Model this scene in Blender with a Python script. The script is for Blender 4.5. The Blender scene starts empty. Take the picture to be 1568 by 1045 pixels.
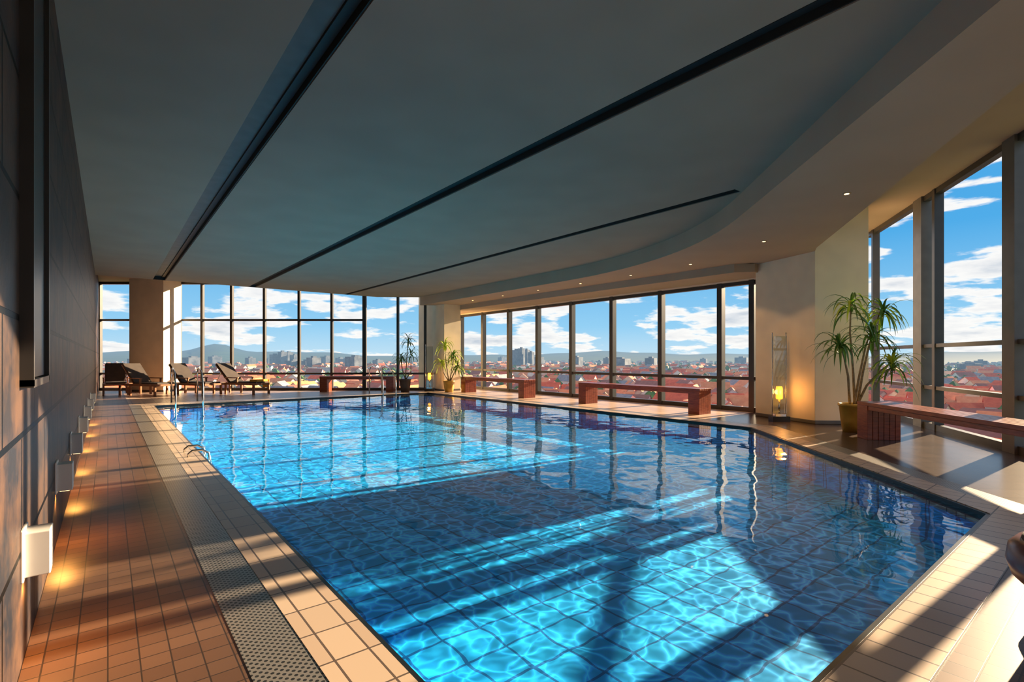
import bpy, bmesh, math, random
import numpy as np
from mathutils import Vector, Matrix
random.seed(4); np.random.seed(4)
scene = bpy.context.scene
scene.view_settings.view_transform = 'Standard'
scene.view_settings.exposure = 0.25

# ------------------------------------------------------------ node helpers
class NT:
    def __init__(s, tree):
        s.t = tree; s.n = tree.nodes; s.l = tree.links
    def node(s, typ, **kw):
        n = s.n.new(typ)
        ins = kw.pop('ins', {})
        for k, v in kw.items(): setattr(n, k, v)
        for k, v in ins.items(): s.put(n.inputs[k], v)
        return n
    def put(s, sock, v):
        if isinstance(v, bpy.types.NodeSocket): s.l.new(v, sock)
        else:
            if sock.type == 'RGBA' and len(v) == 3: v = (*v, 1)
            sock.default_value = v
    def math(s, op, a, b=0.0, c=0.0, clamp=False):
        n = s.node('ShaderNodeMath', operation=op, use_clamp=clamp)
        s.put(n.inputs[0], a); s.put(n.inputs[1], b); s.put(n.inputs[2], c)
        return n.outputs[0]
    def mix(s, f, a, b, blend='MIX'):
        n = s.node('ShaderNodeMix', data_type='RGBA', blend_type=blend)
        s.put(n.inputs[0], f); s.put(n.inputs[6], a); s.put(n.inputs[7], b)
        return n.outputs[2]
    def ramp(s, f, stops):
        n = s.node('ShaderNodeValToRGB'); cr = n.color_ramp
        while len(cr.elements) > 1: cr.elements.remove(cr.elements[0])
        cr.elements[0].position = stops[0][0]; cr.elements[0].color = (*stops[0][1], 1)
        for p, c in stops[1:]:
            e = cr.elements.new(p); e.color = (*c, 1)
        s.put(n.inputs[0], f); return n.outputs[0]
    def coord(s, out='Object', rot=(0, 0, 0), scale=(1, 1, 1)):
        c = s.node('ShaderNodeTexCoord')
        m = s.node('ShaderNodeMapping')
        m.inputs['Rotation'].default_value = rot; m.inputs['Scale'].default_value = scale
        s.l.new(c.outputs[out], m.inputs['Vector']); return m.outputs[0]

def new_mat(name):
    m = bpy.data.materials.new(name); m.use_nodes = True
    nt = NT(m.node_tree); b = m.node_tree.nodes['Principled BSDF']
    return m, nt, b

def simple(name, col, rough=0.5, metal=0.0, noise=0.12, nscale=6, bump=0.0, emit=None, es=0):
    m, nt, b = new_mat(name)
    n = nt.node('ShaderNodeTexNoise', ins={'Vector': nt.coord(), 'Scale': nscale, 'Detail': 1})
    dark = tuple(c * (1 - noise) for c in col); lite = tuple(min(1, c * (1 + noise)) for c in col)
    nt.put(b.inputs['Base Color'], nt.ramp(n.outputs[0], [(0.3, dark), (0.7, lite)]))
    b.inputs['Roughness'].default_value = rough; b.inputs['Metallic'].default_value = metal
    if bump:
        bp = nt.node('ShaderNodeBump', ins={'Strength': bump, 'Distance': 0.01, 'Height': n.outputs[0]})
        nt.l.new(bp.outputs[0], b.inputs['Normal'])
    if emit:
        b.inputs['Emission Color'].default_value = (*emit, 1); b.inputs['Emission Strength'].default_value = es
    return m

def tiles(name, c1, c2, grout, w, h, mortar=0.004, rough=0.4, rot=(0, 0, 0), offset=0.0, var=None, bump=0.3, nscale=2.0, wall=False, wob=0.0, spec=0.5):
    m, nt, b = new_mat(name)
    co = nt.coord(rot=rot)
    if wall:
        sx = nt.node('ShaderNodeSeparateXYZ'); nt.l.new(co, sx.inputs[0])
        co = nt.node('ShaderNodeCombineXYZ', ins={0: sx.outputs[1], 1: sx.outputs[2], 2: 0.0}).outputs[0]
    if wob:
        nn = nt.node('ShaderNodeTexNoise', ins={'Vector': co, 'Scale': 4.5, 'Detail': 1})
        a = nt.node('ShaderNodeVectorMath', operation='SUBTRACT'); nt.l.new(nn.outputs['Color'], a.inputs[0]); a.inputs[1].default_value = (.5, .5, .5)
        sc = nt.node('ShaderNodeVectorMath', operation='SCALE'); nt.l.new(a.outputs[0], sc.inputs[0]); sc.inputs['Scale'].default_value = wob
        ad = nt.node('ShaderNodeVectorMath', operation='ADD'); nt.l.new(co, ad.inputs[0]); nt.l.new(sc.outputs[0], ad.inputs[1]); co = ad.outputs[0]
    br = nt.node('ShaderNodeTexBrick', offset=offset, squash=1.0, offset_frequency=2,
                 ins={'Vector': co, 'Color1': c1, 'Color2': c2, 'Mortar': grout, 'Scale': 1.0,
                      'Mortar Size': mortar, 'Mortar Smooth': 0.1, 'Bias': 0.0, 'Brick Width': w, 'Row Height': h})
    col = br.outputs['Color']; hgt = nt.math('SUBTRACT', 1.0, br.outputs['Fac'])
    if var:
        n = nt.node('ShaderNodeTexNoise', ins={'Vector': co, 'Scale': nscale, 'Detail': 5, 'Roughness': 0.65})
        f = nt.math('SUBTRACT', n.outputs[0], 0.40); f = nt.math('MULTIPLY', f, 3.6, clamp=True)
        col = nt.mix(nt.math('MULTIPLY', f, 0.85), col, nt.mix(br.outputs['Fac'], var, grout))
        hgt = nt.math('ADD', hgt, nt.math('MULTIPLY', n.outputs[0], 1.5))
    b.inputs['Roughness'].default_value = rough
    nt.put(b.inputs['Base Color'], col)
    b.inputs['Specular IOR Level'].default_value = spec
    bp = nt.node('ShaderNodeBump', ins={'Strength': bump, 'Distance': 0.004, 'Height': hgt})
    nt.l.new(bp.outputs[0], b.inputs['Normal'])
    return m

def wood(name, c1, c2, rough=0.35, axis=(1, 1, 1)):
    m, nt, b = new_mat(name)
    co = nt.coord(scale=axis)
    n = nt.node('ShaderNodeTexNoise', ins={'Vector': co, 'Scale': 5, 'Detail': 4, 'Distortion': 0.6})
    nt.put(b.inputs['Base Color'], nt.ramp(n.outputs[0], [(0.3, c1), (0.7, c2)]))
    b.inputs['Roughness'].default_value = rough
    return m

# ------------------------------------------------------------ mesh builder
class MB:
    def __init__(s): s.v = []; s.f = []; s.m = []; s.mats = []; s.sm = []
    def mi(s, mat):
        if mat not in s.mats: s.mats.append(mat)
        return s.mats.index(mat)
    def add(s, vs, fs, mat, M=None, smooth=False):
        o = len(s.v); i = s.mi(mat)
        for v in vs:
            v = Vector(v)
            if M is not None: v = M @ v
            s.v.append(v[:])
        for f in fs: s.f.append([o + k for k in f]); s.m.append(i); s.sm.append(smooth)
    def box(s, c, size, mat, M=None, rz=0.0, R=None):
        hx, hy, hz = size[0] / 2, size[1] / 2, size[2] / 2
        T = Matrix.Translation(c) @ (R.to_4x4() if R is not None else Matrix.Rotation(rz, 4, 'Z'))
        if M is not None: T = M @ T
        vs = [(x, y, z) for z in (-hz, hz) for x, y in ((-hx, -hy), (hx, -hy), (hx, hy), (-hx, hy))]
        fs = [(3, 2, 1, 0), (4, 5, 6, 7), (0, 1, 5, 4), (1, 2, 6, 5), (2, 3, 7, 6), (3, 0, 4, 7)]
        s.add(vs, fs, mat, T)
    def prism(s, poly, z0, z1, mat):
        a = sum(poly[i][0] * poly[(i + 1) % len(poly)][1] - poly[(i + 1) % len(poly)][0] * poly[i][1] for i in range(len(poly)))
        if a < 0: poly = poly[::-1]
        n = len(poly)
        vs = [(x, y, z0) for x, y in poly] + [(x, y, z1) for x, y in poly]
        fs = [tuple(range(n))[::-1], tuple(range(n, 2 * n))]
        fs += [(i, (i + 1) % n, n + (i + 1) % n, n + i) for i in range(n)]
        s.add(vs, fs, mat)
    def lathe(s, prof, mat, c=(0, 0, 0), n=24, M=None):
        vs = []; fs = []
        for r, z in prof:
            for k in range(n):
                a = 2 * math.pi * k / n
                vs.append((c[0] + r * math.cos(a), c[1] + r * math.sin(a), c[2] + z))
        for j in range(len(prof) - 1):
            for k in range(n):
                fs.append((j * n + k, j * n + (k + 1) % n, (j + 1) * n + (k + 1) % n, (j + 1) * n + k))
        fs.append(tuple(range(n))[::-1]); fs.append(tuple(range((len(prof) - 1) * n, len(prof) * n)))
        s.add(vs, fs, mat, M, True)
    def tube(s, pts, r, mat, n=8, M=None):
        pts = [Vector(p) for p in pts]; rs = r if isinstance(r, (list, tuple)) else [r] * len(pts)
        vs = []; fs = []
        for i, p in enumerate(pts):
            d = (pts[min(i + 1, len(pts) - 1)] - pts[max(i - 1, 0)]).normalized()
            u = d.orthogonal().normalized() if i == 0 else (pu - d * pu.dot(d)).normalized()
            pu = u; w = d.cross(u)
            for k in range(n):
                a = 2 * math.pi * k / n
                vs.append(p + (u * math.cos(a) + w * math.sin(a)) * rs[i])
        for j in range(len(pts) - 1):
            for k in range(n):
                fs.append((j * n + k, j * n + (k + 1) % n, (j + 1) * n + (k + 1) % n, (j + 1) * n + k))
        fs.append(tuple(range(n))[::-1]); fs.append(tuple(range((len(pts) - 1) * n, len(pts) * n)))
        s.add(vs, fs, mat, M, True)
    def obj(s, name, loc=(0, 0, 0), rz=0.0, bevel=0.0, parent=None):
        me = bpy.data.meshes.new(name); me.from_pydata(s.v, [], s.f)
        for m in s.mats: me.materials.append(m)
        me.polygons.foreach_set('material_index', s.m)
        me.polygons.foreach_set('use_smooth', s.sm)
        me.update()
        o = bpy.data.objects.new(name, me); scene.collection.objects.link(o)
        o.location = loc; o.rotation_euler = (0, 0, rz)
        if bevel:
            b = o.modifiers.new('bevel', 'BEVEL'); b.width = bevel; b.segments = 2; b.limit_method = 'ANGLE'
        if parent: o.parent = parent
        return o

# ------------------------------------------------------------ materials
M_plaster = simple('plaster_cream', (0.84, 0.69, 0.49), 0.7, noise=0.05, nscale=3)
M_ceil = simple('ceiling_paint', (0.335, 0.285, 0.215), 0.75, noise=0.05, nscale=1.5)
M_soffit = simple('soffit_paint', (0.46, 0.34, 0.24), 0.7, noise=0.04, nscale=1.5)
M_slot = simple('slot_black', (0.02, 0.022, 0.022), 0.6)
M_slotg = simple('slot_grey', (0.13, 0.14, 0.13), 0.6)  # lit slot top painted in as grey, beside black inner faces
M_frame = simple('window_frame_metal', (0.045, 0.043, 0.042), 0.35, noise=0.1)
M_frame2 = simple('window_frame_grey', (0.12, 0.115, 0.11), 0.4, noise=0.1)
M_black = simple('black_panel', (0.006, 0.006, 0.007), 0.35)
M_slate = tiles('slate_wall_tiles', (0.007, 0.013, 0.024), (0.050, 0.038, 0.034), (0.001, 0.001, 0.001), 0.9, 0.45, 0.012, 0.45,
                offset=0.5, var=(0.11, 0.062, 0.040), nscale=3.2, wall=True, bump=0.9, spec=0.16)
M_brown = tiles('deck_mosaic_brown', (0.105, 0.055, 0.034), (0.145, 0.08, 0.05), (0.036, 0.023, 0.017), 0.1, 0.1, 0.003, 0.36)
M_beige = tiles('deck_tiles_beige', (0.52, 0.36, 0.27), (0.6, 0.43, 0.32), (0.25, 0.18, 0.14), 0.25, 0.25, 0.006, 0.35)
M_dark = tiles('deck_stone_dark', (0.065, 0.042, 0.032), (0.09, 0.06, 0.045), (0.025, 0.017, 0.014), 0.3, 0.3, 0.006, 0.24, rot=(0, 0, math.radians(45)), spec=0.35)
M_coping = tiles('coping_tiles_cream', (0.47, 0.35, 0.265), (0.57, 0.44, 0.33), (0.11, 0.08, 0.065), 0.25, 0.14, 0.005, 0.35, rot=(0, 0, math.radians(90)))
M_rim = simple('pool_rim_dark', (0.010, 0.014, 0.018), 0.3)
M_pool = tiles('pool_tiles_blue', (0.004, 0.37, 0.90), (0.007, 0.43, 0.96), (0.001, 0.12, 0.38), 0.25, 0.25, 0.009, 0.5, bump=0.1, wob=0.08)
M_steel = simple('stainless_steel', (0.75, 0.75, 0.75), 0.18, 1.0, noise=0.03)
M_white = simple('white_plastic', (0.75, 0.73, 0.7), 0.4, noise=0.03)
M_bench = wood('bench_wood_red', (0.16, 0.028, 0.014), (0.36, 0.085, 0.035), 0.28, axis=(1.5, 1.5, 12))
M_lwood = wood('lounger_wood', (0.18, 0.07, 0.03), (0.34, 0.15, 0.07), 0.35)
M_fabric = simple('lounger_sling_dark', (0.06, 0.045, 0.038), 0.8)
M_towel = simple('towel_amber', (0.75, 0.38, 0.05), 0.9, bump=0.3, nscale=60)
M_pot = simple('pot_ochre', (0.5, 0.29, 0.045), 0.35, noise=0.15)
M_potd = simple('pot_dark', (0.05, 0.04, 0.04), 0.4)
M_soil = simple('soil', (0.03, 0.02, 0.012), 0.9)
M_trunk = simple('plant_trunk', (0.20, 0.15, 0.08), 0.7, nscale=30, noise=0.3)
M_leaf = simple('leaf_green', (0.07, 0.18, 0.025), 0.4, noise=0.35, nscale=4)
M_leafy = simple('leaf_yellow_green', (0.40, 0.52, 0.04), 0.4, noise=0.3, nscale=4)
M_stoolw = wood('stool_wood', (0.09, 0.02, 0.012), (0.2, 0.05, 0.03), 0.3)
M_amber = simple('amber_glow_glass', (0.9, 0.4, 0.05), 0.4, emit=(1.0, 0.36, 0.03), es=2.2)
M_bulb = simple('downlight_lens', (1, 0.8, 0.5), 0.4, emit=(1.0, 0.60, 0.25), es=4)

m, nt, b = new_mat('drain_grate_perforated')
co = nt.coord(rot=(0, 0, math.radians(45)))
v = nt.node('ShaderNodeTexVoronoi', ins={'Vector': co, 'Scale': 42.0, 'Randomness': 0.0})
f = nt.math('LESS_THAN', v.outputs['Distance'], 0.32)
nt.put(b.inputs['Base Color'], nt.mix(f, (0.36, 0.33, 0.30), (0.02, 0.02, 0.02)))
nt.put(b.inputs['Metallic'], nt.math('MULTIPLY', nt.math('SUBTRACT', 1.0, f), 0.6))
b.inputs['Roughness'].default_value = 0.35
M_grate = m

m = bpy.data.materials.new('lantern_glass'); m.use_nodes = True; nt = NT(m.node_tree); m.node_tree.nodes.clear()
tr = nt.node('ShaderNodeBsdfTransparent', ins={'Color': (0.93, 0.95, 0.95)}); gl = nt.node('ShaderNodeBsdfGlossy', ins={'Roughness': 0.02})
fr = nt.node('ShaderNodeFresnel', ins={'IOR': 1.5}); mx = nt.node('ShaderNodeMixShader', ins={0: fr.outputs[0], 1: tr.outputs[0], 2: gl.outputs[0]})
out = nt.node('ShaderNodeOutputMaterial'); nt.l.new(mx.outputs[0], out.inputs[0]); M_glass = m

# water: caustic light net painted into the transmission colour + schlick reflection
m = bpy.data.materials.new('pool_water'); m.use_nodes = True; nt = NT(m.node_tree); m.node_tree.nodes.clear()
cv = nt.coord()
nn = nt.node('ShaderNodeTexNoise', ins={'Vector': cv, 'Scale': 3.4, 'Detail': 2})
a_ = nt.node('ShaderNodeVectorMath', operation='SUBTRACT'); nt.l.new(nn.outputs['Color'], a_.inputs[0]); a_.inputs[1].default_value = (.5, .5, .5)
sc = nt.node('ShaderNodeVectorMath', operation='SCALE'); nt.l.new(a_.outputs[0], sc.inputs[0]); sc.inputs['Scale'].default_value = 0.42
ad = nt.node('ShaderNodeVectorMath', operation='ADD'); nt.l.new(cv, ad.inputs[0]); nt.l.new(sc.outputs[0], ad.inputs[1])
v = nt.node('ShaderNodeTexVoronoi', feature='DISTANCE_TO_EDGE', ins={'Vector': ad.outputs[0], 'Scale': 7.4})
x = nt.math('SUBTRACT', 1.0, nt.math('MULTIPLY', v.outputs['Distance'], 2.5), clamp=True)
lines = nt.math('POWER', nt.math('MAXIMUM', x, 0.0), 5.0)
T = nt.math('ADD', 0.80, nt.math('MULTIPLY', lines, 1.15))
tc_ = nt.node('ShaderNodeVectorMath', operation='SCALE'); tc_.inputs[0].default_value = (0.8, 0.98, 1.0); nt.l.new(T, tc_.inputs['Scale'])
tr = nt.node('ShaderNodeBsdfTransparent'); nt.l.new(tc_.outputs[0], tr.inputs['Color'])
gl = nt.node('ShaderNodeBsdfGlossy', ins={'Roughness': 0.015, 'Color': (0.95, 0.97, 1.0)})
lw = nt.node('ShaderNodeLayerWeight', ins={'Blend': 0.5})
F = nt.math('ADD', 0.02, nt.math('MULTIPLY', 0.80, nt.math('POWER', lw.outputs['Facing'], 5.0)))
mx = nt.node('ShaderNodeMixShader', ins={0: F, 1: tr.outputs[0], 2: gl.outputs[0]})
out = nt.node('ShaderNodeOutputMaterial'); nt.l.new(mx.outputs[0], out.inputs[0]); M_water = m

# ------------------------------------------------------------ geometry constants
WX = -0.26
RX = 11.15
s_, c_ = 0.6231, 0.7821            # far glass wall runs along (c_, -s_)
def farp(L, Z=18.6): return (Z * s_ + L * c_, Z * c_ - L * s_)
def W(s): return (8.84 + 0.837 * s, 0.96 + 0.547 * s)
H1, H2, H3, HR = 3.42, 3.12, 2.95, 3.98
pool = [(0.92, 0.78), (5.28, 0.78), (8.63, 4.26), (8.63, 15.5), (0.92, 15.5)]
def offset(poly, offs):
    n = len(poly); lines = []
    for i in range(n):
        p = Vector(poly[i]); q = Vector(poly[(i + 1) % n]); d = (q - p).normalized()
        nrm = Vector((d.y, -d.x)); o = offs[i] if isinstance(offs, (list, tuple)) else offs
        lines.append((p + nrm * o, d))
    res = []
    for i in range(n):
        p, d = lines[i - 1]; q, e = lines[i]
        t = ((q.x - p.x) * e.y - (q.y - p.y) * e.x) / (d.x * e.y - d.y * e.x)
        r = p + d * t; res.append((r.x, r.y))
    return res
P1 = offset(pool, 0.28)
P2 = offset(pool, [0.28, 0.5, 0.5, 0.5, 0.5])
PR = offset(pool, 0.025)

# ------------------------------------------------------------ floor + pool
fl = MB()
fl.prism([(WX - 0.1, -3.3), (P2[0][0], -3.3), (P2[0][0], 24.6), (WX - 0.1, 24.6)], -0.12, 0, M_brown)
fl.prism([(P2[0][0], -3.3), W(-7.7), W(-2.9), P2[1], P2[0]], -0.12, 0, M_brown)
fl.prism([P2[1], W(-2.9), W(5.4), (11.4, 5.4), (P2[2][0], 5.4), P2[2]], -0.12, 0, M_dark)
fl.prism([(P2[2][0], 5.4), (11.3, 5.4), (11.3, 17.8), (P2[2][0], 17.8)], -0.12, 0, M_beige)
fl.prism([(P2[4][0], 16.0), (P2[3][0], 16.0), (P2[3][0], 16.65), (P2[4][0], 23.7)], -0.12, 0, M_beige)
fl.obj('floor')

def ring(name, A, B, mat, edges, z0, z1):
    b = MB(); n = len(A)
    for i in edges:
        j = (i + 1) % n
        b.prism([A[i], B[i], B[j], A[j]], z0, z1, mat)
    return b.obj(name)
ring('pool_coping', PR, P1, M_coping, range(5), -0.12, 0.004)
ring('pool_rim', pool, PR, M_rim, range(5), -0.07, -0.002)
ring('drain_grate', P1, P2, M_grate, (1, 2, 3, 4), -0.10, 0.002)

DEPTH = -0.42
pb = MB()
vs = [(x, y, DEPTH) for x, y in PR] + [(x, y, -0.10) for x, y in PR]
pb.add(vs, [tuple(range(5))] + [((i + 1) % 5, i, 5 + i, 5 + (i + 1) % 5) for i in range(5)], M_pool)
basin = pb.obj('swimming_pool_basin')

nx, ny = 260, 480
ys = np.linspace(0.78, 15.5, ny)
us = np.linspace(0, 1, nx)
Y, U = np.meshgrid(ys, us, indexing='ij')
XR = np.clip(5.28 + (Y - 0.78) * (8.63 - 5.28) / (4.26 - 0.78), 5.28, 8.63)
X = 0.92 + U * (XR - 0.92)
Zw = np.full_like(X, -0.03)
rs = np.random.RandomState(7)
for k in range(34):
    lam = 0.15 * (1.08 ** k); a = rs.uniform(0, 2 * np.pi)
    kk = 2 * np.pi / lam
    amp = 0.00036 * lam ** 1.0
    Zw += amp * np.sin(kk * (np.cos(a) * X + np.sin(a) * Y) + rs.uniform(0, 6.28))
co = np.stack([X, Y, Zw], -1).reshape(-1, 3)
idx = np.arange(nx * ny).reshape(ny, nx)
fc = np.stack([idx[:-1, :-1], idx[:-1, 1:], idx[1:, 1:], idx[1:, :-1]], -1).reshape(-1, 4)
me = bpy.data.meshes.new('pool_water')
me.vertices.add(len(co)); me.vertices.foreach_set('co', co.astype(np.float32).ravel())
me.loops.add(fc.size); me.loops.foreach_set('vertex_index', fc.astype(np.int32).ravel())
me.polygons.add(len(fc)); me.polygons.foreach_set('loop_start', np.arange(0, fc.size, 4, dtype=np.int32))
me.polygons.foreach_set('use_smooth', np.ones(len(fc), dtype=bool))
me.update(calc_edges=True); me.validate()
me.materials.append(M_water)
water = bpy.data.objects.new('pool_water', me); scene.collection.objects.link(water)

# ------------------------------------------------------------ walls
b = MB()
b.box((WX - 0.1, 10.5, 1.99), (0.2, 27.6, 4.1), M_slate); b.obj('wall_left')
b = MB(); b.box((1.3, -3.3, 1.99), (3.4, 0.2, 4.1), M_plaster); b.obj('wall_back')
b = MB()
b.prism([(10.1, 17.4), (RX + 0.1, 17.4), (RX + 0.1, 17.6), (10.1, 17.6)], 0, HR, M_plaster)
b.prism([(RX - 0.08, 5.2), (RX + 0.12, 5.2), (RX + 0.12, 17.6), (RX - 0.08, 17.6)], 2.91, HR, M_plaster)
b.obj('wall_right')

b = MB()
b.box((WX + 0.012, 2.98, 2.3), (0.024, 0.62, 2.36), M_black)
for y in (2.66, 3.30): b.box((WX + 0.02, y, 2.3), (0.04, 0.03, 2.42), M_frame)
b.box((WX + 0.02, 2.98, 1.10), (0.04, 0.67, 0.03), M_frame)
b.obj('wall_panel')

# ------------------------------------------------------------ ceiling
def arc(pts, n=8):
    a, m_, c = [Vector(p) for p in pts]; r = []
    for i in range(n + 1):
        t = i / n; r.append(tuple(a * (1 - t) ** 2 + m_ * 2 * t * (1 - t) + c * t * t))
    return r
ZC = H1
c1 = arc([(6.75, 3.50), (8.95, 5.7), (8.95, 9.4)], 16)
cb = MB()
def dy(x): return x - 3.25
S1, S2, S3 = (1.0, 1.29), (3.44, 3.65), (6.46, 6.63)
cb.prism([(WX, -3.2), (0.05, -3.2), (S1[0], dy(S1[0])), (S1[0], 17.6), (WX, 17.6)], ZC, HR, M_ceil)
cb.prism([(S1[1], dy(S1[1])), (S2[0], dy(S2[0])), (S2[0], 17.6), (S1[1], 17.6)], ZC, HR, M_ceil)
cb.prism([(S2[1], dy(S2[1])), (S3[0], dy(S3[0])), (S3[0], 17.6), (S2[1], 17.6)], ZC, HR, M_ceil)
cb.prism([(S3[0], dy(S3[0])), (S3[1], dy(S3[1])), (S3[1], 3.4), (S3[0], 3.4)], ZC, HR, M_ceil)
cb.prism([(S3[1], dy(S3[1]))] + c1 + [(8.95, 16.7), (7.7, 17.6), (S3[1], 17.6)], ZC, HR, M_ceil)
for xa, xb, ya in ((*S1, -2.2), (*S2, 0.2), (*S3, 3.4)):
    cb.box(((xa + xb) / 2, (ya + 17.6) / 2, ZC + 0.15), (xb - xa + 0.002, 17.6 - ya, 0.1), M_slotg)
    cb.box((xb - 0.006, (ya + 17.6) / 2, ZC + 0.06), (0.012, 17.58 - ya, 0.1), M_slot)
    cb.box((xb - 0.05, (ya + 17.6) / 2, ZC + 0.09), (0.07, 17.58 - ya, 0.03), M_slot)
    cb.box(((xa + xb) / 2, 17.59, ZC + 0.07), (xb - xa, 0.02, 0.14), M_slot)
cb.obj('ceiling')

def PE(s): return (5.29 + 0.837 * s - 0.08, 0.58 + 0.547 * s + 0.12)
sb = MB()
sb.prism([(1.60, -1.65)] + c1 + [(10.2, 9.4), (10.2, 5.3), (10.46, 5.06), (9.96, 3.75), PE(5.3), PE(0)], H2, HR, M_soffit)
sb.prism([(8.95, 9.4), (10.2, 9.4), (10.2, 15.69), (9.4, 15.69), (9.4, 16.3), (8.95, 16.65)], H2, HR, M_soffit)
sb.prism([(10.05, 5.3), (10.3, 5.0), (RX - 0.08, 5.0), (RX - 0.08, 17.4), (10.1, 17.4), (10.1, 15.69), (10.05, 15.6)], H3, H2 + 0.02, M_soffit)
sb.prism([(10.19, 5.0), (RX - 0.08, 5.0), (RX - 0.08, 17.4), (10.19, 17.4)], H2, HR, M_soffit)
sb.obj('ceiling_soffit')

rb = MB()
rb.prism([(WX - 0.2, -3.4), (2.6, -3.4), W(5.5), (11.3, 5.3), (11.3, 17.7), (9.7, 17.7), (9.4, 16.45), farp(-15.5, 18.75)], HR, HR + 0.3, M_soffit)
rb.obj('ceiling_roof_slab')

# ------------------------------------------------------------ columns
def column(name, poly, z1):
    b = MB(); b.prism(poly, 0, z1, M_plaster)
    cx = sum(p[0] for p in poly) / len(poly); cy = sum(p[1] for p in poly) / len(poly)
    pl = [(cx + (x - cx) * 1.008, cy + (y - cy) * 1.008) for x, y in poly]
    b.prism(pl, 0, 0.07, M_frame2)
    return b.obj(name, bevel=0.01)
column('column', [(9.96, 3.75), (10.67, 3.13), (11.5, 3.9), (11.28, 5.3), (10.46, 5.06)], HR)
column('column', [(9.4, 15.7), (10.1, 15.7), (10.1, 17.6), (9.4, 17.6)], HR)
column('column', [(0.59, 22.4), (1.515, 21.4), (2.1, 22.0), (0.9, 23.1)], HR)

# ------------------------------------------------------------ window walls
def window(name, p0, p1, z0, z1, mull, trans, mw=0.09, md=0.14, mat=M_frame, tw=0.07, thick={}):
    p0 = Vector(p0); p1 = Vector(p1); d = (p1 - p0); L = d.length; a = math.atan2(d.y, d.x); d.normalize()
    b = MB()
    for z, t in [(z0 + 0.05, 0.10), (z1 - 0.045, 0.09)] + [(z, tw) for z in trans]:
        c = p0 + d * L / 2
        b.box((c.x, c.y, z), (L, md * 0.8, t), mat, rz=a)
    for q in mull:
        w = thick.get(q, mw)
        c = p0 + d * q
        b.box((c.x, c.y, (z0 + z1) / 2), (w, md * (1.3 if w > 0.15 else 1), z1 - z0), M_frame2 if w > 0.15 else mat, rz=a)
    return b.obj(name)
ymull = [17.25, 15.73, 14.14, 12.6, 11.03, 9.43, 7.82, 6.2, 5.45]
window('window_1', (RX, 5.3), (RX, 17.4), 0, 2.92, [y - 5.3 for y in ymull], [0.74], mw=0.12, md=0.16)
pL0 = -15.2
mu = [-15.1, -13.0, -12.18, -11.35, -10.27, -9.07, -7.80, -6.60, -5.43, -4.19, -3.2]
window('window_2', farp(pL0), farp(-5.40), 0, HR, [q - pL0 for q in mu[:9]], [0.62, 2.58], mw=0.085, md=0.12)
window('window_3', farp(-5.38), farp(-2.85), 0, HR, [0.0, 1.2, 2.2], [0.62], mw=0.085, md=0.12)
s0 = -7.3
window('window_4', W(s0), W(5.4), 0, HR, [q - s0 for q in (-7.2, -4.9, -2.45, -1.2, 0.15, 2.2, 2.75, 5.0)], [0.70, 1.40], mw=0.09, md=0.13, tw=0.06,
       thick={0.15 - s0: 0.26, 2.75 - s0: 0.32})
window('window_5', (11.4, 4.2), (13.1, 3.95), 0, HR, [0.1, 1.6], [0.7, 1.4])

# ------------------------------------------------------------ wall lamps (left wall)
for k in range(7):
    y = 2.74 + 1.6 * k
    e = bpy.data.objects.new('wall_light', None); scene.collection.objects.link(e); e.location = (WX, y, 0.44)
    b = MB(); b.box((0.045, 0, 0), (0.08, 0.12, 0.17), M_white); b.box((0.004, 0, 0), (0.012, 0.15, 0.20), M_white)
    b.box((0.045, 0, -0.087), (0.05, 0.08, 0.008), M_bulb)
    b.obj('housing', bevel=0.006, parent=e)
    l = bpy.data.lights.new('lamp', 'SPOT'); l.energy = 11; l.color = (1, 0.40, 0.08); l.spot_size = math.radians(140); l.shadow_soft_size = 0.03
    o = bpy.data.objects.new('lamp', l); scene.collection.objects.link(o); o.parent = e; o.location = (0.03, 0, -0.12)

# ------------------------------------------------------------ downlights
for x, y in [(6.75, 2.2), (8.45, 3.95), (9.35, 5.86), (9.5, 7.5), (9.55, 9.15), (9.55, 10.8), (9.55, 12.45), (9.55, 14.1)]:
    e = bpy.data.objects.new('downlight', None); scene.collection.objects.link(e); e.location = (x, y, H2)
    b = MB(); b.lathe([(0.045, -0.006), (0.045, 0.0)], M_soffit, n=20); b.lathe([(0.026, -0.009), (0.026, -0.004)], M_bulb, n=20)
    b.obj('trim', parent=e)
    l = bpy.data.lights.new('lamp', 'SPOT'); l.energy = 28; l.color = (1, 0.56, 0.22); l.spot_size = math.radians(120); l.shadow_soft_size = 0.04
    o = bpy.data.objects.new('lamp', l); scene.collection.objects.link(o); o.parent = e; o.location = (0, 0, -0.03)

# ------------------------------------------------------------ benches
def bench(L, loc, rz):
    b = MB(); h = 0.55; w = 0.46
    ns = 5
    for i in range(ns):
        y = -w / 2 + (i + 0.5) * w / ns
        b.box((0, y, h - 0.03), (L, w / ns - 0.012, 0.05), M_bench)
    for sx in (-1, 1):
        for i in range(6):
            y = -w / 2 + (i + 0.5) * w / 6
            b.box((sx * (L / 2 - 0.14), y, (h - 0.055) / 2), (0.26, w / 6 - 0.006, h - 0.055), M_bench)
    b.box((0, 0, h - 0.09), (L - 0.5, 0.08, 0.07), M_bench)
    for sy in (-1, 1): b.box((0, sy * (w / 2 - 0.03), h - 0.085), (L - 0.5, 0.035, 0.06), M_bench)
    return b.obj('wooden_bench', loc=loc, rz=rz, bevel=0.004)
bench(3.5, (9.9, 7.6, 0), math.radians(90))
bench(3.4, (9.8, 13.15, 0), math.radians(90))
a = math.atan2(-s_, c_)
p = farp(-5.45, 18.0); bench(2.6, (p[0], p[1], 0), a)
d45 = math.radians(45)
st = Vector((8.85 + 0.16, 2.75 - 0.16)); cc = st + Vector((-0.7071, -0.7071)) * 1.7
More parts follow.
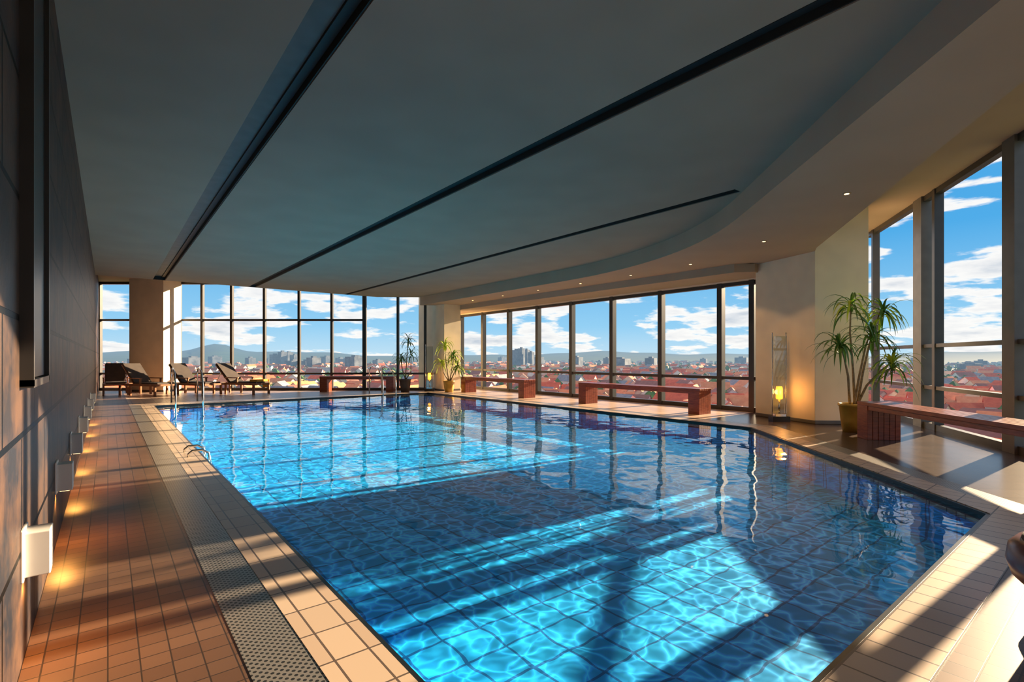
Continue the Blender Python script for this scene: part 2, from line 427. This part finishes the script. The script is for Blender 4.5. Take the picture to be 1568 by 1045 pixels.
bench(3.4, (cc.x, cc.y, 0), d45)

# ------------------------------------------------------------ loungers
def lounger(loc, rz, towel=False):
    b = MB(); h = 0.34; w = 0.62
    for sx in (-1, 1):
        b.box((sx * w / 2, 0, h), (0.05, 1.95, 0.07), M_lwood)
        for y in (-0.85, 0.35, 0.88): b.box((sx * (w / 2), y, h / 2), (0.05, 0.07, h), M_lwood)
        b.box((sx * w / 2, 0.1, h + 0.2), (0.06, 0.6, 0.03), M_lwood)
        b.box((sx * w / 2, -0.15, h + 0.1), (0.04, 0.05, 0.2), M_lwood)
    for y in (-0.95, 0.93): b.box((0, y, h), (w, 0.05, 0.06), M_lwood)
    for i in range(13): b.box((0, -0.86 + i * 0.09, h + 0.02), (w - 0.05, 0.065, 0.02), M_lwood)
    ang = math.radians(45)
    R = Matrix.Rotation(ang, 3, 'X')
    base = Vector((0, 0.25, h + 0.03))
    for i in range(9):
        c = base + R @ Vector((0, 0.05 + i * 0.095, 0)); b.box(c[:], (w - 0.06, 0.075, 0.02), M_lwood, R=R)
    for sx in (-1, 1):
        c = base + R @ Vector((0, 0.42, -0.01)); b.box((sx * (w / 2 - 0.06), c.y, c.z), (0.045, 0.88, 0.04), M_lwood, R=R)
        b.tube([(sx * 0.22, 0.9, h), (sx * 0.22, 0.62, h + 0.42)], 0.014, M_steel)
    c = base + R @ Vector((0, 0.44, 0.035)); b.box(c[:], (w - 0.1, 0.84, 0.045), M_fabric, R=R)
    b.box((0, -0.33, h + 0.055), (w - 0.1, 1.12, 0.045), M_fabric)
    if towel:
        b.box((0.02, -0.72, h + 0.11), (0.45, 0.3, 0.07), M_towel)
        b.box((w / 2 + 0.01, -0.72, h + 0.0), (0.02, 0.28, 0.26), M_towel)
    return b.obj('sun_lounger', loc=loc, rz=rz, bevel=0.005)
lounger((1.0, 20.0, 0), 0.5)
lounger((2.22, 19.55, 0), 0.5)
lounger((3.5, 18.9, 0), 0.55, True)
lounger((0.2, 21.4, 0), 0.0)

# ------------------------------------------------------------ plants
def leaf(b, o, d, L, w, droop, mat):
    d = Vector(d).normalized(); side = d.cross(Vector((0, 0, 1)))
    if side.length < 0.05: side = Vector((1, 0, 0))
    side.normalize(); vs = []; n = 7; p = Vector(o); dd = d.copy()
    for i in range(n + 1):
        t = i / n
        ww = w * (0.5 + 1.4 * t) if t < 0.3 else w * (1 - (t - 0.3) / 0.7) ** 0.8 * 0.92 + 0.0006
        up = side.cross(dd).normalized()
        vs += [p - side * ww + up * ww * 0.35, p.copy(), p + side * ww + up * ww * 0.35]
        dd = (dd + Vector((0, 0, -droop * (0.4 + t)))).normalized(); p = p + dd * L / n
    fs = []
    for i in range(n):
        a = 3 * i; fs += [(a, a + 1, a + 4, a + 3), (a + 1, a + 2, a + 5, a + 4)]
    b.add(vs, fs, mat, smooth=True)
def head(b, c, n, L, w, droop, mats, rnd):
    for i in range(n):
        az = i * 2.399 + rnd.uniform(-.3, .3); el = rnd.uniform(-0.3, 1.3)
        d = Vector((math.cos(az) * math.cos(el), math.sin(az) * math.cos(el), math.sin(el)))
        o = Vector(c) + Vector((0, 0, rnd.uniform(-0.2, 0.03)))
        leaf(b, o, d, L * rnd.uniform(0.7, 1.1), w, droop * rnd.uniform(0.7, 1.3), rnd.choice(mats))
def plant(name, loc, stems, pr, ph, potmat, mats, L, nleaf, seed, w=0.016):
    rnd = random.Random(seed)
    e = bpy.data.objects.new(name, None); scene.collection.objects.link(e); e.location = loc
    b = MB()
    b.lathe([(pr * 0.72, 0), (pr * 0.86, ph * 0.4), (pr * 0.98, ph * 0.9), (pr * 1.06, ph * 0.92), (pr * 1.06, ph), (pr * 0.93, ph), (pr * 0.9, ph * 0.9)], potmat, n=32)
    b.lathe([(pr * 0.9, ph * 0.88), (pr * 0.4, ph * 0.93)], M_soil, n=24)
    b.obj('pot', parent=e)
    b = MB(); lb = MB()
    for si, pts in enumerate(stems):
        k = len(pts); b.tube(pts, [0.022 - 0.012 * i / (k - 1) for i in range(k)], M_trunk)
        head(lb, pts[-1], nleaf, L, w, 0.42, mats[si % len(mats)], rnd)
    b.obj('stems', parent=e); lb.obj('leaves', parent=e)
    return e
def rv(r, f, z): return (r * c_ + f * s_, -r * s_ + f * c_, z)
G, YG = M_leaf, M_leafy
plant('potted_dracaena', (9.42, 2.98, 0),
      [[rv(-.05, 0, .4), rv(-.08, 0, 0.9), rv(-.13, .02, 1.2), rv(-.22, 0, 1.45)],
       [rv(.03, 0, .4), rv(.0, 0, 1.0), rv(-.05, 0, 1.6), rv(0.0, .05, 2.1)],
       [rv(.06, 0, .4), rv(.2, .05, 1.0), rv(.38, .1, 1.6), rv(.55, .1, 2.05)],
       [rv(.06, .02, .4), rv(.22, 0, .75), rv(.42, -.05, 1.0), rv(.55, -.1, 1.12)],
       [rv(.02, .02, .4), rv(.1, 0, .9), rv(.24, .05, 1.4), rv(.30, 0, 1.62)]],
      0.2, 0.46, M_pot, [[G], [G, G, YG], [YG, YG, G], [YG, G], [G]], 0.56, 36, 3, w=0.025)
plant('potted_palm', (9.3, 15.2, 0),
      [[rv(0, 0, .35), rv(-.1, 0, 1.0), rv(-.15, 0, 1.7)], [rv(.02, 0, .35), rv(.1, 0, .8), rv(.15, 0, 1.35)],
       [rv(0, 0, .35), rv(-.2, 0, .7), rv(-.25, .05, 1.1)], [rv(0.03, 0, .35), rv(.2, 0, .7), rv(.3, 0, 0.95)]],
      0.2, 0.4, M_pot, [[YG], [YG, G]], 0.5, 30, 5, w=0.028)
plant('potted_palm', (8.15, 16.24, 0),
      [[rv(0, 0, .4), rv(.05, 0, 1.0), rv(.1, 0, 1.9)], [rv(.02, 0, .4), rv(-.1, 0, .8), rv(-.15, 0, 1.25)],
       [rv(0, 0, .4), rv(.2, 0, .7), rv(.2, .05, 1.4)]],
      0.2, 0.45, M_potd, [[G]], 0.45, 24, 8, w=0.026)

# ------------------------------------------------------------ lanterns
def lantern(loc, rz):
    e = bpy.data.objects.new('floor_lantern', None); scene.collection.objects.link(e); e.location = loc; e.rotation_euler = (0, 0, rz)
    b = MB()
    b.box((0, 0, 0.05), (0.32, 0.18, 0.10), M_black); b.box((0, 0, 0.12), (0.2, 0.12, 0.05), M_steel)
    for sx in (-1, 1):
        b.tube([(sx * 0.13, 0, 0.1), (sx * 0.13, 0, 1.66)], 0.009, M_steel)
        b.lathe([(0.012, 0), (0.016, 0.01), (0.001, 0.03)], M_steel, c=(sx * 0.13, 0, 1.65), n=12)
    b.obj('frame', parent=e, bevel=0.004)
    b = MB(); b.box((0, -0.035, 0.88), (0.24, 0.008, 1.45), M_glass); b.box((0, 0.035, 0.88), (0.24, 0.008, 1.45), M_glass); b.obj('glass', parent=e)
    b = MB(); b.lathe([(0.05, 0.0), (0.06, 0.02), (0.06, 0.2), (0.05, 0.24)], M_amber, c=(0, -0.0, 0.42), n=20); b.lathe([(0.02, 0), (0.02, 0.3)], M_steel, c=(0, 0, 0.13), n=12)
    b.obj('candle', parent=e)
    l = bpy.data.lights.new('lamp', 'POINT'); l.energy = 5; l.color = (1, 0.45, 0.1); l.shadow_soft_size = 0.05
    o = bpy.data.objects.new('lamp', l); scene.collection.objects.link(o); o.parent = e; o.location = (0, -0.14, 0.55)
lantern((9.87, 4.33, 0), math.atan2(-s_, c_))
lantern((8.95, 15.95, 0), math.atan2(-s_, c_))

# ------------------------------------------------------------ pool rails
b = MB()
for y in (7.2, 7.6):
    b.tube([(0.76, y, 0.0), (0.76, y, 0.04), (0.80, y, 0.075), (0.9, y, 0.075), (0.97, y, 0.03), (0.99, y, -0.1), (0.99, y, -0.40)], 0.014, M_steel, n=10)
for z in (-0.2, -0.34): b.box((0.99, 7.4, z), (0.05, 0.4, 0.025), M_steel)
b.obj('pool_ladder')
def handrail(xs):
    b = MB()
    for x in xs:
        b.tube([(x, 16.5, 0), (x, 16.5, 0.75), (x, 16.42, 0.88), (x, 16.2, 0.92), (x, 15.75, 0.82), (x, 15.45, 0.5), (x, 15.4, 0.1), (x, 15.4, -0.4)], 0.02, M_steel, n=10)
    b.obj('pool_handrail')
handrail((1.35, 1.95)); handrail((6.95, 7.4))

# ------------------------------------------------------------ round stool at right
b = MB()
b.lathe([(0.22, 0.0), (0.24, 0.02), (0.24, 0.05), (0.20, 0.08), (0.20, 0.16), (0.25, 0.20), (0.30, 0.25), (0.318, 0.31), (0.31, 0.37), (0.28, 0.405)], M_stoolw, n=40)
b.lathe([(0.27, 0.395), (0.26, 0.42), (0.2, 0.43)], M_fabric, n=40)
b.obj('round_stool', loc=(3.20, 0.09, 0))

# ------------------------------------------------------------ city
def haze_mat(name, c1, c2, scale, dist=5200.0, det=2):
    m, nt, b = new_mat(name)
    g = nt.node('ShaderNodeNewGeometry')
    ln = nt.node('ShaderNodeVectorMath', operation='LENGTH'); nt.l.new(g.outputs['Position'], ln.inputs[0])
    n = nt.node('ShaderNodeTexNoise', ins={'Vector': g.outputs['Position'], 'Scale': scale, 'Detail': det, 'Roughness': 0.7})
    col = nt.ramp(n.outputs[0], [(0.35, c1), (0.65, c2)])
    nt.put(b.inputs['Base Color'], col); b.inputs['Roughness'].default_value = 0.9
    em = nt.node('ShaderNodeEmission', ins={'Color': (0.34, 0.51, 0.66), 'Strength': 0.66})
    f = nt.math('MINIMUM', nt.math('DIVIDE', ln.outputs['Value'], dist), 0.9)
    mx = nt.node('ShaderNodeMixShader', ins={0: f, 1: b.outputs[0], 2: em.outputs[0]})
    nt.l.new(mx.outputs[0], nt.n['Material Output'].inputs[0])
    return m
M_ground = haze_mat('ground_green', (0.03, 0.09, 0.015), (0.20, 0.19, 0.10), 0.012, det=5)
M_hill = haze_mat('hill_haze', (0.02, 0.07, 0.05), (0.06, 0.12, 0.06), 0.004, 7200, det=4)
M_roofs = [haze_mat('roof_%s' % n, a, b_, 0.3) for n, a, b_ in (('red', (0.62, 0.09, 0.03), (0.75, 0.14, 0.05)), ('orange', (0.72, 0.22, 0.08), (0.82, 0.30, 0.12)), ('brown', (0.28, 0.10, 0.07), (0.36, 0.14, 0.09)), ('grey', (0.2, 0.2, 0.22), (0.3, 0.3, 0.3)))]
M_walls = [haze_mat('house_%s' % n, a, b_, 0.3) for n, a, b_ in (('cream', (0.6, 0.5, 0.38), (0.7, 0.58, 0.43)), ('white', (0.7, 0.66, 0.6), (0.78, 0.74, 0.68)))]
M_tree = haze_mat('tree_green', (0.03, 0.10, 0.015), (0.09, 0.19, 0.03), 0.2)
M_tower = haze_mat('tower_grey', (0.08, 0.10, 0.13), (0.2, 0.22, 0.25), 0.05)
GZ = -36.0
b = MB(); b.add([(-9000, -9000, GZ), (9000, -9000, GZ), (9000, 9000, GZ), (-9000, 9000, GZ)], [(0, 1, 2, 3)], M_ground); b.obj('ground_exterior')
b = MB(); rnd = random.Random(11)
for i in range(4600):
    r = 130 * (3900 / 130) ** (rnd.random() ** 0.85); az = math.radians(rnd.uniform(-8, 105))
    x, y = r * math.sin(az), r * math.cos(az)
    rz = math.radians(rnd.choice([10, 35, 80, 100]) + rnd.gauss(0, 6)) + (r // 300) * 0.35
    l = rnd.uniform(12, 30); w = rnd.uniform(9, 15); h = rnd.uniform(4, 14); rh = w * 0.42
    T = Matrix.Translation((x, y, GZ)) @ Matrix.Rotation(rz, 4, 'Z')
    hw, hl = w / 2, l / 2
    b.add([(-hl, -hw, 0), (hl, -hw, 0), (hl, hw, 0), (-hl, hw, 0), (-hl, -hw, h), (hl, -hw, h), (hl, hw, h), (-hl, hw, h), (-hl, 0, h + rh), (hl, 0, h + rh)],
          [(0, 1, 5, 4), (2, 3, 7, 6), (1, 2, 6, 9, 5), (3, 0, 4, 8, 7)], rnd.choice(M_walls), T)
    o_ = 0.6
    b.add([(-hl - o_, -hw - o_, h - 0.3), (hl + o_, -hw - o_, h - 0.3), (hl + o_, 0, h + rh + 0.1), (-hl - o_, 0, h + rh + 0.1), (hl + o_, hw + o_, h - 0.3), (-hl - o_, hw + o_, h - 0.3)],
          [(0, 1, 2, 3), (3, 2, 4, 5)], rnd.choices(M_roofs, [5, 5, 3, 2])[0], T)
b.obj('city_houses')
b = MB()
ico = bmesh.new(); bmesh.ops.create_icosphere(ico, subdivisions=1, radius=1.0)
iv = [v.co[:] for v in ico.verts]; ifc = [tuple(v.index for v in f.verts) for f in ico.faces]; ico.free()
for i in range(5200):
    r = 140 * (3900 / 140) ** (rnd.random() ** 0.8); az = math.radians(rnd.uniform(-8, 105)); q = rnd.uniform(2.5, 7)
    T = Matrix.Translation((r * math.sin(az), r * math.cos(az), GZ + q * 1.1)) @ Matrix.Diagonal((q * rnd.uniform(.8, 1.4), q, q * rnd.uniform(1, 1.5), 1))
    b.add(iv, ifc, M_tree, T)
b.obj('city_trees')
b = MB()
rt = random.Random(21)
tw = [(39.0, 1900, 66, 22), (39.6, 1900, 72, 20), (40.2, 1950, 68, 20), (40.7, 1900, 58, 18), (13.5, 2300, 50, 30), (14.2, 2300, 62, 26), (14.8, 2350, 60, 26), (15.4, 2300, 48, 30), (18.5, 2400, 42, 40), (8.2, 2500, 42, 40)]
tw += [(rt.uniform(0, 92), rt.uniform(1500, 3000), rt.uniform(20, 40), rt.uniform(22, 50)) for _ in range(42)]
for az_, r, hh, w in tw:
    a_ = math.radians(az_); b.box((r * math.sin(a_), r * math.cos(a_), GZ + hh / 2), (w, w, hh), M_tower, rz=0.3)
    b.box((r * math.sin(a_), r * math.cos(a_), GZ + hh + 2), (w * .4, w * .4, 5), M_tower, rz=0.3)
b.obj('city_towers')
b = MB(); N = 160; vs = []; fs = []
for i in range(N + 1):
    az = math.radians(-20 + 150 * i / N)
    top = 82 + 22 * math.sin(az * 9) + 12 * math.sin(az * 23 + 1) + 6 * math.sin(az * 61) + 95 * math.exp(-((math.degrees(az) - 8.5) / 2.0) ** 2)
    for r, z in ((4200, GZ), (5200, GZ + top * 0.45), (6400, GZ + top), (8000, GZ)):
        vs.append((r * math.sin(az), r * math.cos(az), z))
for i in range(N):
    for k in range(3): fs.append((4 * i + k, 4 * i + k + 1, 4 * i + k + 5, 4 * i + k + 4))
b.add(vs, fs, M_hill, smooth=True); b.obj('distant_hills')

# ------------------------------------------------------------ world sky
w = bpy.data.worlds.new('sky'); scene.world = w; w.use_nodes = True; nt = NT(w.node_tree)
bg = w.node_tree.nodes['Background']
tc = nt.node('ShaderNodeTexCoord'); sp = nt.node('ShaderNodeSeparateXYZ'); nt.l.new(tc.outputs['Generated'], sp.inputs[0])
z = nt.math('MAXIMUM', sp.outputs[2], 0.0)
grad = nt.ramp(z, [(0.0, (0.48, 0.67, 0.79)), (0.06, (0.26, 0.55, 0.79)), (0.2, (0.07, 0.36, 0.71)), (0.8, (0.04, 0.24, 0.60))])
den = nt.math('ADD', z, 0.22)
cx = nt.node('ShaderNodeCombineXYZ', ins={0: nt.math('DIVIDE', sp.outputs[0], den), 1: nt.math('DIVIDE', sp.outputs[1], den), 2: nt.math('MULTIPLY', z, 9.0)})
n1 = nt.node('ShaderNodeTexNoise', ins={'Vector': cx.outputs[0], 'Scale': 2.3, 'Detail': 7, 'Roughness': 0.55, 'Distortion': 0.1})
cl = nt.node('ShaderNodeMapRange', interpolation_type='SMOOTHSTEP', ins={'Value': n1.outputs[0], 'From Min': 0.48, 'From Max': 0.55})
shade = nt.ramp(n1.outputs[0], [(0.5, (0.98, 0.94, 0.88)), (0.62, (0.82, 0.80, 0.78)), (0.75, (0.50, 0.54, 0.60))])
col = nt.mix(nt.math('MULTIPLY', cl.outputs[0], 0.90), grad, shade)
nt.put(bg.inputs['Color'], col); bg.inputs['Strength'].default_value = 0.97

sun = bpy.data.lights.new('sun', 'SUN'); sun.energy = 20.0; sun.angle = math.radians(0.5); sun.color = (1.0, 0.75, 0.47)
so = bpy.data.objects.new('sun', sun); scene.collection.objects.link(so)
sv = Vector((1, -0.06, 0.245)); so.rotation_euler = (-sv).to_track_quat('-Z', 'Y').to_euler(); so.location = (30, -2, 12)

# ------------------------------------------------------------ camera
cam = bpy.data.cameras.new('camera'); co_ = bpy.data.objects.new('camera', cam); scene.collection.objects.link(co_)
cam.sensor_width = 36; cam.lens = 36 * 777 / 1568; cam.shift_y = 0.0163; cam.clip_end = 20000; cam.clip_start = 0.05
co_.location = (0, 0, 1.2); co_.rotation_euler = (math.radians(90), 0, -math.radians(38.54))
scene.camera = co_
